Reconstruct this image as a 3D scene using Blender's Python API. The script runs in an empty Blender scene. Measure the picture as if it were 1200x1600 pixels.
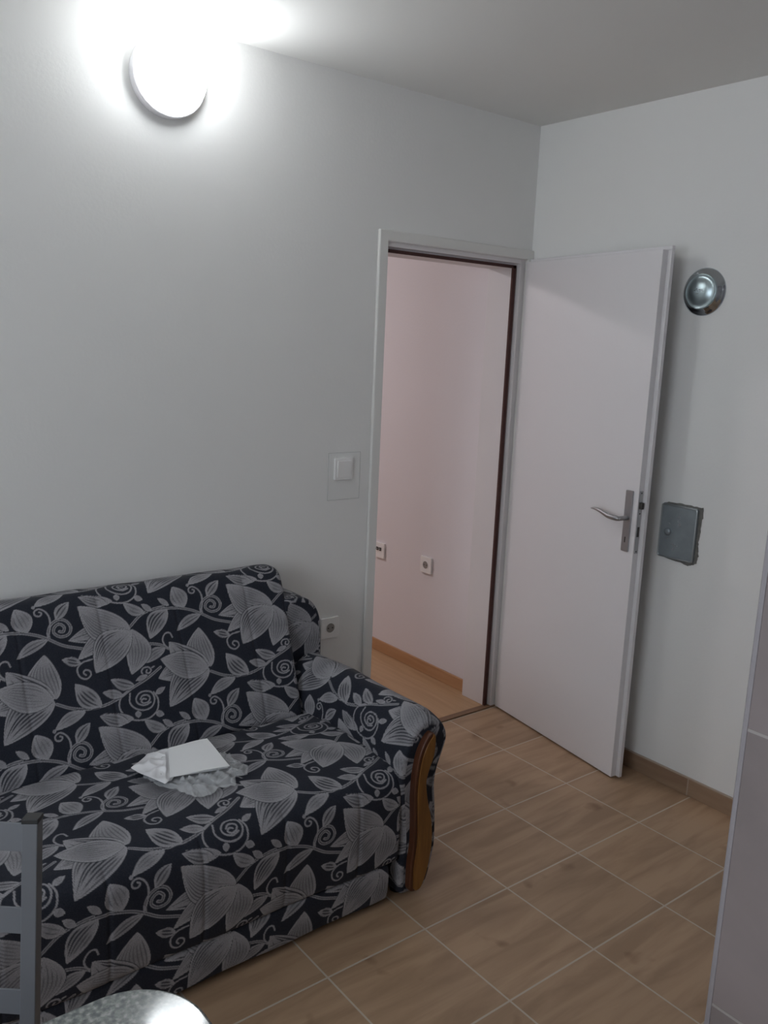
import bpy, bmesh, math, random
import numpy as np
from mathutils import Vector, Matrix, noise

# ---------------------------------------------------------------- camera, light, exposure
EXPOSURE = 0.04
SKY = 5.3
HALL = 20.0
LAMP = 33.0
LAMP_POS = (-1.65, 0, 2.393)
S = bpy.context.scene
COL = S.collection
YAW, PITCH, ROLL, FOC = 0.6692, -0.1907, 0.0426, 1346.35
CAM = Vector((-2.8215, -2.6291, 1.6305))
fwd = Vector((math.sin(YAW)*math.cos(PITCH), math.cos(YAW)*math.cos(PITCH), math.sin(PITCH)))
r0 = Vector((math.cos(YAW), -math.sin(YAW), 0)); u0 = r0.cross(fwd)
rgt = math.cos(ROLL)*r0 + math.sin(ROLL)*u0
up = -math.sin(ROLL)*r0 + math.cos(ROLL)*u0
cd = bpy.data.cameras.new('camera'); cam = bpy.data.objects.new('camera', cd); COL.objects.link(cam)
cd.sensor_fit = 'VERTICAL'; cd.sensor_height = 24.0; cd.lens = 24.0*FOC/1600.0
cd.clip_start = 0.02
cam.matrix_world = Matrix((( rgt.x, up.x, -fwd.x, CAM.x), (rgt.y, up.y, -fwd.y, CAM.y), (rgt.z, up.z, -fwd.z, CAM.z), (0, 0, 0, 1)))
S.camera = cam
S.view_settings.view_transform = 'Standard'; S.view_settings.look = 'None'
S.view_settings.exposure = EXPOSURE; S.view_settings.gamma = 1.0
S.view_settings.use_curve_mapping = False

world = bpy.data.worlds.new('sky'); S.world = world; world.use_nodes = True
wb = world.node_tree.nodes['Background']
wb.inputs[0].default_value = (0.84, 0.91, 1.0, 1); wb.inputs[1].default_value = SKY

WIN = (-4.2, -2.80, -1.20, 1.00, 2.35)     # window in the left wall: x, y0, y1, z0, z1

def area_light(name, loc, direction, sx, sy, power, col, portal=False):
    l = bpy.data.lights.new(name, 'AREA'); l.shape = 'RECTANGLE'; l.size = sx; l.size_y = sy
    l.energy = power; l.color = col
    o = bpy.data.objects.new(name, l); COL.objects.link(o); o.location = loc
    o.rotation_euler = Vector(direction).to_track_quat('-Z', 'Y').to_euler()
    if portal: l.cycles.is_portal = True
    return o
area_light('window_daylight_portal', (WIN[0]-0.13, (WIN[1]+WIN[2])/2, (WIN[3]+WIN[4])/2), (1, 0, 0), WIN[4]-WIN[3], WIN[2]-WIN[1], 1, (1, 1, 1), True)
area_light('hall_ceiling_light', (-1.5, 1.9, 2.52), (0.35, -0.1, -1), 0.35, 0.35, HALL, (1.0, 0.94, 0.97))

H = 2.548
DX0, DX1, DZ = -0.785, -0.04, 2.0          # door opening
# ---------------------------------------------------------------- helpers
def link(o, parent=None):
    COL.objects.link(o)
    if parent is not None: o.parent = parent
    return o
def tag(o, label=None, cat=None, group=None, kind=None):
    if label: o['label'] = label
    if cat: o['category'] = cat
    if group: o['group'] = group
    if kind: o['kind'] = kind
    return o
def empty(name, loc=(0, 0, 0), rz=0, parent=None):
    o = bpy.data.objects.new(name, None); o.location = loc; o.rotation_euler = (0, 0, rz)
    o.empty_display_size = 0.1
    return link(o, parent)
def obj(name, bm, mats, parent=None, smooth=False, bevel=0, segs=2, autosmooth=None):
    bmesh.ops.recalc_face_normals(bm, faces=bm.faces[:])
    me = bpy.data.meshes.new(name); bm.to_mesh(me); bm.free()
    for m in (mats if isinstance(mats, (list, tuple)) else [mats]): me.materials.append(m)
    if smooth or bevel:
        me.polygons.foreach_set('use_smooth', [True]*len(me.polygons))
    o = bpy.data.objects.new(name, me); link(o, parent)
    if bevel:
        b = o.modifiers.new('bevel', 'BEVEL'); b.width = bevel; b.segments = segs; b.limit_method = 'ANGLE'; b.angle_limit = math.radians(40)
        b.harden_normals = True
    return o
def box(bm, x0, x1, y0, y1, z0, z1, M=None):
    vs = [bm.verts.new((x, y, z)) for x in (x0, x1) for y in (y0, y1) for z in (z0, z1)]
    for f in ((0, 1, 3, 2), (4, 6, 7, 5), (0, 4, 5, 1), (2, 3, 7, 6), (0, 2, 6, 4), (1, 5, 7, 3)):
        bm.faces.new([vs[i] for i in f])
    if M is not None:
        for v in vs: v.co = M @ v.co
    return vs
def boxes(*bs):
    bm = bmesh.new()
    for b in bs: box(bm, *b)
    return bm
def prism(bm, pts, a, b, axis):
    """polygon of 2D pts extruded from a to b along axis (0,1,2)"""
    def mk(p, h):
        c = [0, 0, 0]; c[axis] = h; o = [i for i in range(3) if i != axis]
        c[o[0]], c[o[1]] = p; return bm.verts.new(c)
    A = [mk(p, a) for p in pts]; B = [mk(p, b) for p in pts]
    n = len(pts)
    bm.faces.new(A); bm.faces.new(B[::-1])
    for i in range(n): bm.faces.new((A[i], B[i], B[(i+1) % n], A[(i+1) % n]))
def round_rect(x0, x1, y0, y1, r, n=6):
    out = []
    for cx, cy, a in ((x1-r, y1-r, 0), (x0+r, y1-r, 90), (x0+r, y0+r, 180), (x1-r, y0+r, 270)):
        for k in range(n+1):
            t = math.radians(a+90*k/n); out.append((cx+r*math.cos(t), cy+r*math.sin(t)))
    return out
def lathe(bm, prof, M, n=48):
    """prof: (radius, height) pairs, axis +Z then moved by matrix M"""
    rings = []
    for r, h in prof:
        if r < 1e-6: rings.append([bm.verts.new(M @ Vector((0, 0, h)))])
        else: rings.append([bm.verts.new(M @ Vector((r*math.cos(2*math.pi*k/n), r*math.sin(2*math.pi*k/n), h))) for k in range(n)])
    for a, b in zip(rings, rings[1:]):
        for k in range(n):
            k2 = (k+1) % n
            if len(a) == 1 and len(b) == 1: continue
            if len(a) == 1: bm.faces.new((a[0], b[k], b[k2]))
            elif len(b) == 1: bm.faces.new((a[k], b[0], a[k2]))
            else: bm.faces.new((a[k], b[k], b[k2], a[k2]))
def tube(bm, pts, radii, n=12, squash=1.0, upv=Vector((0, 0, 1))):
    pts = [Vector(p) for p in pts]; rings = []
    for i, p in enumerate(pts):
        t = (pts[min(i+1, len(pts)-1)]-pts[max(i-1, 0)]).normalized()
        a = t.cross(upv)
        if a.length < 1e-4: a = t.cross(Vector((1, 0, 0)))
        a.normalize(); b = a.cross(t)
        r = radii[i] if isinstance(radii, (list, tuple)) else radii
        rings.append([bm.verts.new(p+a*r*math.cos(2*math.pi*k/n)+b*r*squash*math.sin(2*math.pi*k/n)) for k in range(n)])
    for a, b in zip(rings, rings[1:]):
        for k in range(n): bm.faces.new((a[k], b[k], b[(k+1) % n], a[(k+1) % n]))
    bm.faces.new(rings[0][::-1]); bm.faces.new(rings[-1])
def FRAME(origin, x, y, z):
    return Matrix(((x[0], y[0], z[0], origin[0]), (x[1], y[1], z[1], origin[1]), (x[2], y[2], z[2], origin[2]), (0, 0, 0, 1)))

# ---------------------------------------------------------------- materials
def mat(name, col, rough=0.6, metal=0.0, spec=0.5, noise_amt=0.0, scale=8.0, bump=0.0, bscale=60.0, coat=0.0):
    m = bpy.data.materials.new(name); m.use_nodes = True; nt = m.node_tree; N = nt.nodes; L = nt.links
    p = N['Principled BSDF']; p.inputs['Roughness'].default_value = rough; p.inputs['Metallic'].default_value = metal
    p.inputs['Specular IOR Level'].default_value = spec; p.inputs['Coat Weight'].default_value = coat
    tc = N.new('ShaderNodeTexCoord')
    nz = N.new('ShaderNodeTexNoise'); nz.inputs['Scale'].default_value = scale; nz.inputs['Detail'].default_value = 3
    L.new(tc.outputs['Object'], nz.inputs['Vector'])
    mx = N.new('ShaderNodeMix'); mx.data_type = 'RGBA'
    k = noise_amt
    mx.inputs['A'].default_value = tuple(c*(1-k) for c in col)+(1,); mx.inputs['B'].default_value = tuple(min(1, c*(1+k)) for c in col)+(1,)
    L.new(nz.outputs['Fac'], mx.inputs['Factor']); L.new(mx.outputs['Result'], p.inputs['Base Color'])
    if bump:
        n2 = N.new('ShaderNodeTexNoise'); n2.inputs['Scale'].default_value = bscale; n2.inputs['Detail'].default_value = 4
        L.new(tc.outputs['Object'], n2.inputs['Vector'])
        b = N.new('ShaderNodeBump'); b.inputs['Strength'].default_value = bump; b.inputs['Distance'].default_value = 0.003
        L.new(n2.outputs['Fac'], b.inputs['Height']); L.new(b.outputs['Normal'], p.inputs['Normal'])
    return m
def ramp(N, stops):
    r = N.new('ShaderNodeValToRGB'); e = r.color_ramp.elements
    e[0].position, e[0].color = stops[0][0], tuple(stops[0][1])+(1,)
    e[1].position, e[1].color = stops[-1][0], tuple(stops[-1][1])+(1,)
    for p, c in stops[1:-1]:
        k = e.new(p); k.color = tuple(c)+(1,)
    return r

M_wall = mat('wall_paint', (0.865, 0.86, 0.84), 0.9, 0, 0.2, 0.015, 1.5, 0.15, 90)
M_ceil = mat('ceiling_paint', (0.875, 0.87, 0.845), 0.95, 0, 0.1, 0.015, 1.2, 0.1, 90)
M_hall = mat('hall_paint', (0.80, 0.755, 0.77), 0.9, 0, 0.2, 0.02, 1.5, 0.15, 90)
M_door = mat('white_door_laminate', (0.80, 0.78, 0.79), 0.42, 0, 0.45, 0.01, 3)
M_frame = mat('off_white_frame_enamel', (0.80, 0.79, 0.76), 0.4, 0, 0.45, 0.015, 4)
M_jamb = mat('pink_lit_frame_enamel', (0.79, 0.755, 0.755), 0.45, 0, 0.4, 0.015, 4)  # same frame enamel, with the pinkish light on it put into the colour
M_gasket = mat('brown_door_gasket', (0.09, 0.045, 0.04), 0.8, 0, 0.2)
M_plastic = mat('white_socket_plastic', (0.90, 0.89, 0.875), 0.35, 0, 0.5)
M_dark = mat('dark_cavity', (0.05, 0.045, 0.04), 0.7)
M_steel = mat('brushed_satin_metal', (0.42, 0.42, 0.43), 0.38, 0.85, 0.5, 0.06, 90)
M_chrome = mat('polished_chrome', (0.50, 0.54, 0.57), 0.09, 1.0, 0.5)
M_chrome2 = mat('satin_chrome', (0.42, 0.50, 0.52), 0.33, 1.0, 0.5, 0.03, 60)
M_galv = mat('galvanised_sheet', (0.32, 0.36, 0.38), 0.42, 0.5, 0.5, 0.18, 25)
M_mortar = mat('rough_grey_mortar', (0.20, 0.195, 0.18), 0.95, 0, 0.1, 0.5, 60, 0.8, 120)
M_chair = mat('grey_painted_metal', (0.135, 0.142, 0.155), 0.45, 0.0, 0.5, 0.04, 40)
M_cabinet = mat('kitchen_side_wall_paint', (0.70, 0.69, 0.66), 0.8, 0, 0.2, 0.03, 3)
M_trimgrey = mat('pale_grey_tile_profile', (0.36, 0.34, 0.36), 0.4, 0, 0.4, 0.02, 5)
M_black = mat('black_plastic', (0.015, 0.015, 0.015), 0.45)
M_pad = mat('dark_purple_vinyl', (0.035, 0.025, 0.045), 0.5, 0, 0.4, 0.1, 20)
M_glass_clear = None

def tile_mat(name, px, py, ox, oy, mortar, c_tile, c_tile2, c_mortar, axes=('X', 'Y'), grain=True, rough=0.42, bump=0.3, var=0.08):
    m = bpy.data.materials.new(name); m.use_nodes = True; nt = m.node_tree; N = nt.nodes; L = nt.links
    p = N['Principled BSDF']; p.inputs['Roughness'].default_value = rough
    tc = N.new('ShaderNodeTexCoord'); sp = N.new('ShaderNodeSeparateXYZ'); L.new(tc.outputs['Object'], sp.inputs[0])
    cb = N.new('ShaderNodeCombineXYZ')
    for i, (a, o_) in enumerate(zip(axes, (ox, oy))):
        ad = N.new('ShaderNodeMath'); ad.operation = 'SUBTRACT'; ad.inputs[1].default_value = o_
        L.new(sp.outputs[a], ad.inputs[0]); L.new(ad.outputs[0], cb.inputs[i])
    br = N.new('ShaderNodeTexBrick'); br.offset = 0; br.squash = 1
    br.inputs['Scale'].default_value = 1; br.inputs['Brick Width'].default_value = px; br.inputs['Row Height'].default_value = py
    br.inputs['Mortar Size'].default_value = mortar; br.inputs['Mortar Smooth'].default_value = 0.3; br.inputs['Bias'].default_value = 0
    br.inputs['Color1'].default_value = (1-var, 1-var, 1-var, 1); br.inputs['Color2'].default_value = (1+var, 1+var, 1+var, 1)
    br.inputs['Mortar'].default_value = (1, 1, 1, 1)
    L.new(cb.outputs[0], br.inputs['Vector'])
    mp = N.new('ShaderNodeMapping'); mp.inputs['Scale'].default_value = (1.6, 11, 1) if grain else (2.2, 2.2, 2.2)
    L.new(cb.outputs[0], mp.inputs[0])
    # shift the grain from tile to tile
    sn = N.new('ShaderNodeVectorMath'); sn.operation = 'DIVIDE'; sn.inputs[1].default_value = (px, py, 1); L.new(cb.outputs[0], sn.inputs[0])
    fl = N.new('ShaderNodeVectorMath'); fl.operation = 'FLOOR'; L.new(sn.outputs[0], fl.inputs[0])
    ml = N.new('ShaderNodeVectorMath'); ml.operation = 'MULTIPLY'; ml.inputs[1].default_value = (3.7, 5.3, 0); L.new(fl.outputs[0], ml.inputs[0])
    av = N.new('ShaderNodeVectorMath'); L.new(mp.outputs[0], av.inputs[0]); L.new(ml.outputs[0], av.inputs[1])
    nz = N.new('ShaderNodeTexNoise'); nz.inputs['Scale'].default_value = 1.5; nz.inputs['Detail'].default_value = 6; nz.inputs['Roughness'].default_value = 0.55
    nz.inputs['Distortion'].default_value = 0.6; L.new(av.outputs[0], nz.inputs['Vector'])
    rp = ramp(N, [(0.36, c_tile2), (0.60, c_tile)]); L.new(nz.outputs['Fac'], rp.inputs[0])
    src = rp.outputs[0]
    if grain:
        n3 = N.new('ShaderNodeTexNoise'); n3.inputs['Scale'].default_value = 7.0; n3.inputs['Detail'].default_value = 2
        L.new(cb.outputs[0], n3.inputs['Vector'])
        r3 = ramp(N, [(0.24, (0.62, 0.55, 0.50)), (0.33, (1, 1, 1))]); L.new(n3.outputs['Fac'], r3.inputs[0])
        m3 = N.new('ShaderNodeMix'); m3.data_type = 'RGBA'; m3.blend_type = 'MULTIPLY'; m3.inputs['Factor'].default_value = 1
        L.new(src, m3.inputs['A']); L.new(r3.outputs[0], m3.inputs['B']); src = m3.outputs['Result']
    m1 = N.new('ShaderNodeMix'); m1.data_type = 'RGBA'; m1.blend_type = 'MULTIPLY'; m1.inputs['Factor'].default_value = 1
    L.new(src, m1.inputs['A']); L.new(br.outputs['Color'], m1.inputs['B'])
    m2 = N.new('ShaderNodeMix'); m2.data_type = 'RGBA'; m2.inputs['B'].default_value = tuple(c_mortar)+(1,)
    L.new(br.outputs['Fac'], m2.inputs['Factor']); L.new(m1.outputs['Result'], m2.inputs['A'])
    L.new(m2.outputs['Result'], p.inputs['Base Color'])
    iv = N.new('ShaderNodeMath'); iv.operation = 'SUBTRACT'; iv.inputs[0].default_value = 1; L.new(br.outputs['Fac'], iv.inputs[1])
    b = N.new('ShaderNodeBump'); b.inputs['Strength'].default_value = bump; b.inputs['Distance'].default_value = 0.002
    L.new(iv.outputs[0], b.inputs['Height']); L.new(b.outputs['Normal'], p.inputs['Normal'])
    return m
M_floor = tile_mat('wood_look_floor_tiles', 0.335, 0.3343, -0.3255-0.335*40, -1.0139-0.3343*40, 0.0032, (0.48, 0.32, 0.20), (0.365, 0.235, 0.143), (0.58, 0.50, 0.41))
M_base = tile_mat('skirting_tiles', 0.335, 0.5, -1.0-0.335*20, -0.43, 0.003, (0.37, 0.25, 0.165), (0.29, 0.185, 0.12), (0.42, 0.33, 0.26), ('Y', 'Z'), True)
M_walltile = tile_mat('glazed_wall_tiles', 0.32, 0.511, -1.97-0.32*10, 0.531-0.511*4, 0.003, (0.33, 0.285, 0.285), (0.27, 0.235, 0.235), (0.44, 0.41, 0.40), ('Y', 'Z'), False, 0.3, 0.4, 0.02)

def wood_mat(name, c1, c2, sc=(3, 40, 40), rough=0.4, axis=0):
    m = bpy.data.materials.new(name); m.use_nodes = True; nt = m.node_tree; N = nt.nodes; L = nt.links
    p = N['Principled BSDF']; p.inputs['Roughness'].default_value = rough
    tc = N.new('ShaderNodeTexCoord'); mp = N.new('ShaderNodeMapping'); mp.inputs['Scale'].default_value = sc
    L.new(tc.outputs['Object'], mp.inputs[0])
    nz = N.new('ShaderNodeTexNoise'); nz.inputs['Scale'].default_value = 1; nz.inputs['Detail'].default_value = 5; nz.inputs['Distortion'].default_value = 0.4
    L.new(mp.outputs[0], nz.inputs['Vector'])
    rp = ramp(N, [(0.3, c1), (0.7, c2)]); L.new(nz.outputs['Fac'], rp.inputs[0]); L.new(rp.outputs[0], p.inputs['Base Color'])
    return m
M_lam = wood_mat('hall_laminate', (0.46, 0.28, 0.15), (0.56, 0.36, 0.20), (30, 2.5, 1), 0.38)
M_lbase = wood_mat('hall_skirting_wood', (0.46, 0.24, 0.11), (0.55, 0.31, 0.16), (30, 2.5, 30), 0.4)
M_thres = wood_mat('threshold_wood', (0.17, 0.095, 0.05), (0.24, 0.14, 0.08), (3, 50, 10), 0.5)
M_trimwood = wood_mat('varnished_honey_wood_shaded', (0.15, 0.062, 0.015), (0.26, 0.115, 0.025), (60, 60, 5), 0.28)  # honey wood, darkened in colour for the shade on the unlit arm fronts
M_trimdark = wood_mat('dark_stained_wood_edge', (0.06, 0.02, 0.01), (0.10, 0.035, 0.015), (60, 60, 5), 0.35)

def granite():
    m = bpy.data.materials.new('speckled_grey_laminate'); m.use_nodes = True; nt = m.node_tree; N = nt.nodes; L = nt.links
    p = N['Principled BSDF']; p.inputs['Roughness'].default_value = 0.09; p.inputs['Specular IOR Level'].default_value = 0.55
    tc = N.new('ShaderNodeTexCoord')
    a = N.new('ShaderNodeTexNoise'); a.inputs['Scale'].default_value = 120; a.inputs['Detail'].default_value = 3; L.new(tc.outputs['Object'], a.inputs['Vector'])
    b = N.new('ShaderNodeTexVoronoi'); b.inputs['Scale'].default_value = 210; L.new(tc.outputs['Object'], b.inputs['Vector'])
    r1 = ramp(N, [(0.36, (0.11, 0.125, 0.125)), (0.50, (0.18, 0.195, 0.19)), (0.66, (0.32, 0.33, 0.315))]); L.new(a.outputs['Fac'], r1.inputs[0])
    r2 = ramp(N, [(0.0, (0.75, 0.75, 0.75)), (1.0, (1.15, 1.15, 1.12))]); L.new(b.outputs['Color'], r2.inputs[0])
    mx = N.new('ShaderNodeMix'); mx.data_type = 'RGBA'; mx.blend_type = 'MULTIPLY'; mx.inputs['Factor'].default_value = 1
    L.new(r1.outputs[0], mx.inputs['A']); L.new(r2.outputs[0], mx.inputs['B']); L.new(mx.outputs['Result'], p.inputs['Base Color'])
    return m
M_granite = granite()

def fabric_mat():
    m = bpy.data.materials.new('floral_jacquard'); m.use_nodes = True; nt = m.node_tree; N = nt.nodes; L = nt.links
    p = N['Principled BSDF']; p.inputs['Roughness'].default_value = 0.75; p.inputs['Specular IOR Level'].default_value = 0.25
    p.inputs['Sheen Weight'].default_value = 0.03; p.inputs['Sheen Roughness'].default_value = 0.5
    at = N.new('ShaderNodeAttribute'); at.attribute_name = 'weave'
    tc = N.new('ShaderNodeTexCoord')
    nz = N.new('ShaderNodeTexNoise'); nz.inputs['Scale'].default_value = 420; nz.inputs['Detail'].default_value = 2; L.new(tc.outputs['Object'], nz.inputs['Vector'])
    rr = ramp(N, [(0.3, (0.8, 0.8, 0.8)), (0.7, (1.2, 1.2, 1.2))]); L.new(nz.outputs['Fac'], rr.inputs[0])
    rp = ramp(N, [(0.0, (0.010, 0.013, 0.023)), (1.0, (0.385, 0.375, 0.395))]); L.new(at.outputs['Fac'], rp.inputs[0])
    mx = N.new('ShaderNodeMix'); mx.data_type = 'RGBA'; mx.blend_type = 'MULTIPLY'; mx.inputs['Factor'].default_value = 1
    L.new(rp.outputs[0], mx.inputs['A']); L.new(rr.outputs[0], mx.inputs['B']); L.new(mx.outputs['Result'], p.inputs['Base Color'])
    b = N.new('ShaderNodeBump'); b.inputs['Strength'].default_value = 0.25; b.inputs['Distance'].default_value = 0.001
    L.new(nz.outputs['Fac'], b.inputs['Height']); L.new(b.outputs['Normal'], p.inputs['Normal'])
    return m
M_fabric = fabric_mat()
def emis(name, col, strength, grad=None):
    m = bpy.data.materials.new(name); m.use_nodes = True; N = m.node_tree.nodes; L = m.node_tree.links
    p = N['Principled BSDF']; p.inputs['Base Color'].default_value = (0.85, 0.85, 0.85, 1); p.inputs['Roughness'].default_value = 0.3
    p.inputs['Emission Color'].default_value = tuple(col)+(1,); p.inputs['Emission Strength'].default_value = strength
    if grad:     # the bulb sits high inside the diffuser: its upper half gives off more light
        tc = N.new('ShaderNodeTexCoord'); sp = N.new('ShaderNodeSeparateXYZ'); L.new(tc.outputs['Object'], sp.inputs[0])
        mr = N.new('ShaderNodeMapRange'); mr.inputs['From Min'].default_value = -0.11; mr.inputs['From Max'].default_value = 0.11
        mr.inputs['To Min'].default_value = strength*grad[0]; mr.inputs['To Max'].default_value = strength*grad[1]
        L.new(sp.outputs['Z'], mr.inputs['Value']); L.new(mr.outputs[0], p.inputs['Emission Strength'])
    return m
def thin_clear(name, col, alpha, rough=0.1):
    m = bpy.data.materials.new(name); m.use_nodes = True; N = m.node_tree.nodes
    p = N['Principled BSDF']; p.inputs['Base Color'].default_value = tuple(col)+(1,); p.inputs['Alpha'].default_value = alpha
    p.inputs['Roughness'].default_value = rough
    return m
# ================================================================ the room
def struct(name, bm, m, parent=None, **k):
    o = obj(name, bm, m, parent, **k)
    if parent is None: o['kind'] = 'structure'
    return o
XL, YF = WIN[0], -3.6
struct('floor', boxes((XL-0.15, 0.15, YF-0.15, 0.012, -0.12, 0.0)), M_floor)
struct('floor_hall', boxes((-2.8, 0.15, 0.012, 2.8, -0.12, 0.0)), M_lam)
struct('ceiling', boxes((XL-0.15, 0.15, YF-0.15, 2.8, H, H+0.12)), M_ceil)
# wall with the lamp and the door opening
struct('wall_back', boxes((XL, DX0-0.04, 0.0, 0.165, 0, H), (DX0-0.04, DX1+0.02, 0.0, 0.165, 2.03, H), (DX1+0.02, 0.15, 0.0, 0.165, 0, H)), M_wall)
struct('wall_right', boxes((0.0, 0.15, YF, 0.0, 0, H)), M_wall)
struct('wall_front', boxes((XL-0.15, 0.15, YF-0.15, YF, 0, H)), M_cabinet)
x, y0, y1, z0, z1 = WIN
struct('wall_left', boxes((x-0.15, x, YF, y0, 0, H), (x-0.15, x, y1, 0.165, 0, H), (x-0.15, x, y0, y1, 0, z0), (x-0.15, x, y0, y1, z1, H)), M_wall)
win = empty('window_1', (x-0.09, (y0+y1)/2, z0)); win['kind'] = 'structure'
bm = bmesh.new(); ym = (y0+y1)/2
for a in ((-.03, .03, y0-ym, y0-ym+.06, 0, z1-z0), (-.03, .03, y1-ym-.06, y1-ym, 0, z1-z0), (-.03, .03, -.035, .035, 0, z1-z0),
          (-.03, .03, y0-ym, y1-ym, 0, .06), (-.03, .03, y0-ym, y1-ym, z1-z0-.06, z1-z0)): box(bm, *a)
obj('window_frame', bm, M_frame, win)
obj('window_sill', boxes((0.02, 0.22, y0-ym-.04, y1-ym+.04, -0.03, 0.0)), M_frame, win)
# hall beyond the door
struct('wall_hall_right', boxes((-0.045, 0.15, 0.165, 2.8, 0, H)), M_hall)
struct('wall_hall_back', boxes((-2.8, 0.15, 2.65, 2.8, 0, H)), M_hall)
struct('wall_hall_left', boxes((-2.8, -2.65, 0.165, 2.8, 0, H)), M_hall)
struct('baseboard_hall', boxes((-0.057, -0.0452, 0.19, 2.65, 0.0, 0.062)), M_lbase, bevel=0.003)
struct('baseboard_right', boxes((-0.010, -0.0002, YF, -0.001, 0.0, 0.072)), M_base, bevel=0.0015)
struct('baseboard_back', boxes((XL, DX0-0.056, -0.010, -0.0002, 0.0, 0.072)), M_base)
# tiled partition nearest the camera on the right, with its white corner profile
PX, PY = -1.531, -1.9655
struct('wall_partition', boxes((PX, -0.0105, YF, PY-0.006, 0, H)), M_walltile)
bm = bmesh.new(); prism(bm, [(PX-0.0015, PY-0.009), (PX-0.0015, PY-0.002), (PX+0.0015, PY+0.0012), (-0.0105, PY+0.0012), (-0.0105, PY-0.0058), (PX+0.006, PY-0.0058), (PX+0.0, PY-0.009)], 0.0, H, 2)
struct('trim_1', bm, M_trimgrey)
bm = boxes((DX0-0.01, DX1+0.01, -0.006, 0.028, 0.0003, 0.006))
struct('trim_2', bm, M_thres, bevel=0.002)

# ================================================================ the door
door = empty('door_1', (DX1, 0.0, 0.0)); door['kind'] = 'structure'
def dl(bm, M=None):
    for v in bm.verts: v.co -= Vector((DX1, 0, 0))
    return bm
# casing on the room side (mitred, rounded edge)
bm = bmesh.new()
prism(bm, [(DX0-.042, 0), (DX0-.042, 2.05), (-.001, 2.05), (-.001, 0), (DX1+.002, 0), (DX1+.002, 2.010), (DX0, 2.010), (DX0, 0)], -0.016, -0.0003, 1)
obj('casing', dl(bm), M_frame, door, bevel=0.005, segs=3)
bm = bmesh.new()
box(bm, DX0-0.039, DX0+0.0, 0.0002, 0.175, 0, 2.03)
box(bm, DX1-0.022, DX1+0.019, 0.0002, 0.028, 0, 2.03)
box(bm, DX1-0.040, DX1+0.019, 0.028, 0.175, 0, 2.03)
box(bm, DX0, DX1-0.022, 0.0002, 0.028, 1.993, 2.03)
box(bm, DX0, DX1-0.040, 0.028, 0.175, 1.978, 2.03)
obj('jamb', dl(bm), M_jamb, door, bevel=0.002)
bm = bmesh.new()
box(bm, DX1-0.048, DX1-0.030, 0.018, 0.0275, 0.0, 1.985)
box(bm, DX0+0.001, DX1-0.030, 0.018, 0.0275, 1.974, 1.986)
box(bm, DX0+0.0005, DX0+0.008, 0.018, 0.0275, 0.0, 1.985)
obj('gasket', dl(bm), M_gasket, door)
# leaf, open at 98 degrees; local frame: x along the leaf from the hinge, y towards the wall behind it, z up
ang = 1.7116
hx, hy = -0.0462, -0.0174
d = (math.cos(ang), -math.sin(ang), 0); n = (-d[1], d[0], 0)
LM = FRAME((hx-DX1, hy, 0), d, n, (0, 0, 1))
# profile across the leaf: core and overlapping lip
bm = bmesh.new()
prism(bm, [(0, 0), (0.745, 0), (0.745, 0.026), (0.762, 0.026), (0.762, 0.041), (-0.006, 0.041), (-0.006, 0.026), (0, 0.026)], 0.008, 2.000, 2)
box(bm, -0.006, 0.762, 0.0262, 0.041, 2.0003, 2.014)
leaf = obj('leaf', bm, M_door, door, bevel=0.0015); leaf.matrix_local = LM
bm = bmesh.new(); prism(bm, round_rect(0.687, 0.722, 0.910, 1.142, 0.004), -0.0065, -0.0002, 1)
pl = obj('handle_plate', bm, M_steel, leaf, bevel=0.001)
bm = bmesh.new()
tube(bm, [(0.705, -0.004, 1.038), (0.705, -0.05, 1.038)], [0.009, 0.0085], 16, upv=Vector((1, 0, 0)))
pts = [(0.712, -0.050, 1.037), (0.700, -0.053, 1.038), (0.680, -0.055, 1.039), (0.655, -0.055, 1.040), (0.638, -0.055, 1.045), (0.620, -0.055, 1.050), (0.595, -0.053, 1.0535), (0.573, -0.050, 1.0535), (0.556, -0.047, 1.051)]
tube(bm, pts, [0.007, 0.010, 0.0105, 0.010, 0.0095, 0.0085, 0.0065, 0.0045, 0.0025], 14, 1.0)
obj('lever_handle', bm, M_steel, leaf, smooth=True)
bm = bmesh.new(); prism(bm, round_rect(0.7015, 0.7065, 0.944, 0.966, 0.002), -0.0069, -0.0060, 1)
obj('keyhole', bm, M_dark, pl)
bm = bmesh.new(); prism(bm, round_rect(0.0045, 0.0215, 0.908, 1.145, 0.003), 0.7448, 0.7468, 0)
lp = obj('lock_faceplate', bm, M_steel, leaf)
obj('latch_bolt', boxes((0.7466, 0.758, 0.0065, 0.0195, 1.078, 1.102)), M_dark, lp, bevel=0.001)
obj('dead_bolt', boxes((0.7466, 0.7478, 0.008, 0.018, 0.972, 1.010)), M_dark, lp)
bm = bmesh.new()
for zz in (0.916, 1.137, 1.06): lathe(bm, [(0, .0006), (.003, .0006), (.0032, 0)], FRAME((0.7468, 0.013, zz), (0, 1, 0), (0, 0, 1), (1, 0, 0)), 12)
obj('screw', bm, M_dark, lp)
for zz in (0.25, 1.75):
    bm = bmesh.new(); lathe(bm, [(0, -.035), (.007, -.035), (.007, .035), (0, .035)], Matrix.Translation((-0.006, 0.050, zz)), 16)
    obj('hinge', bm, M_steel, leaf, smooth=False)

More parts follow.
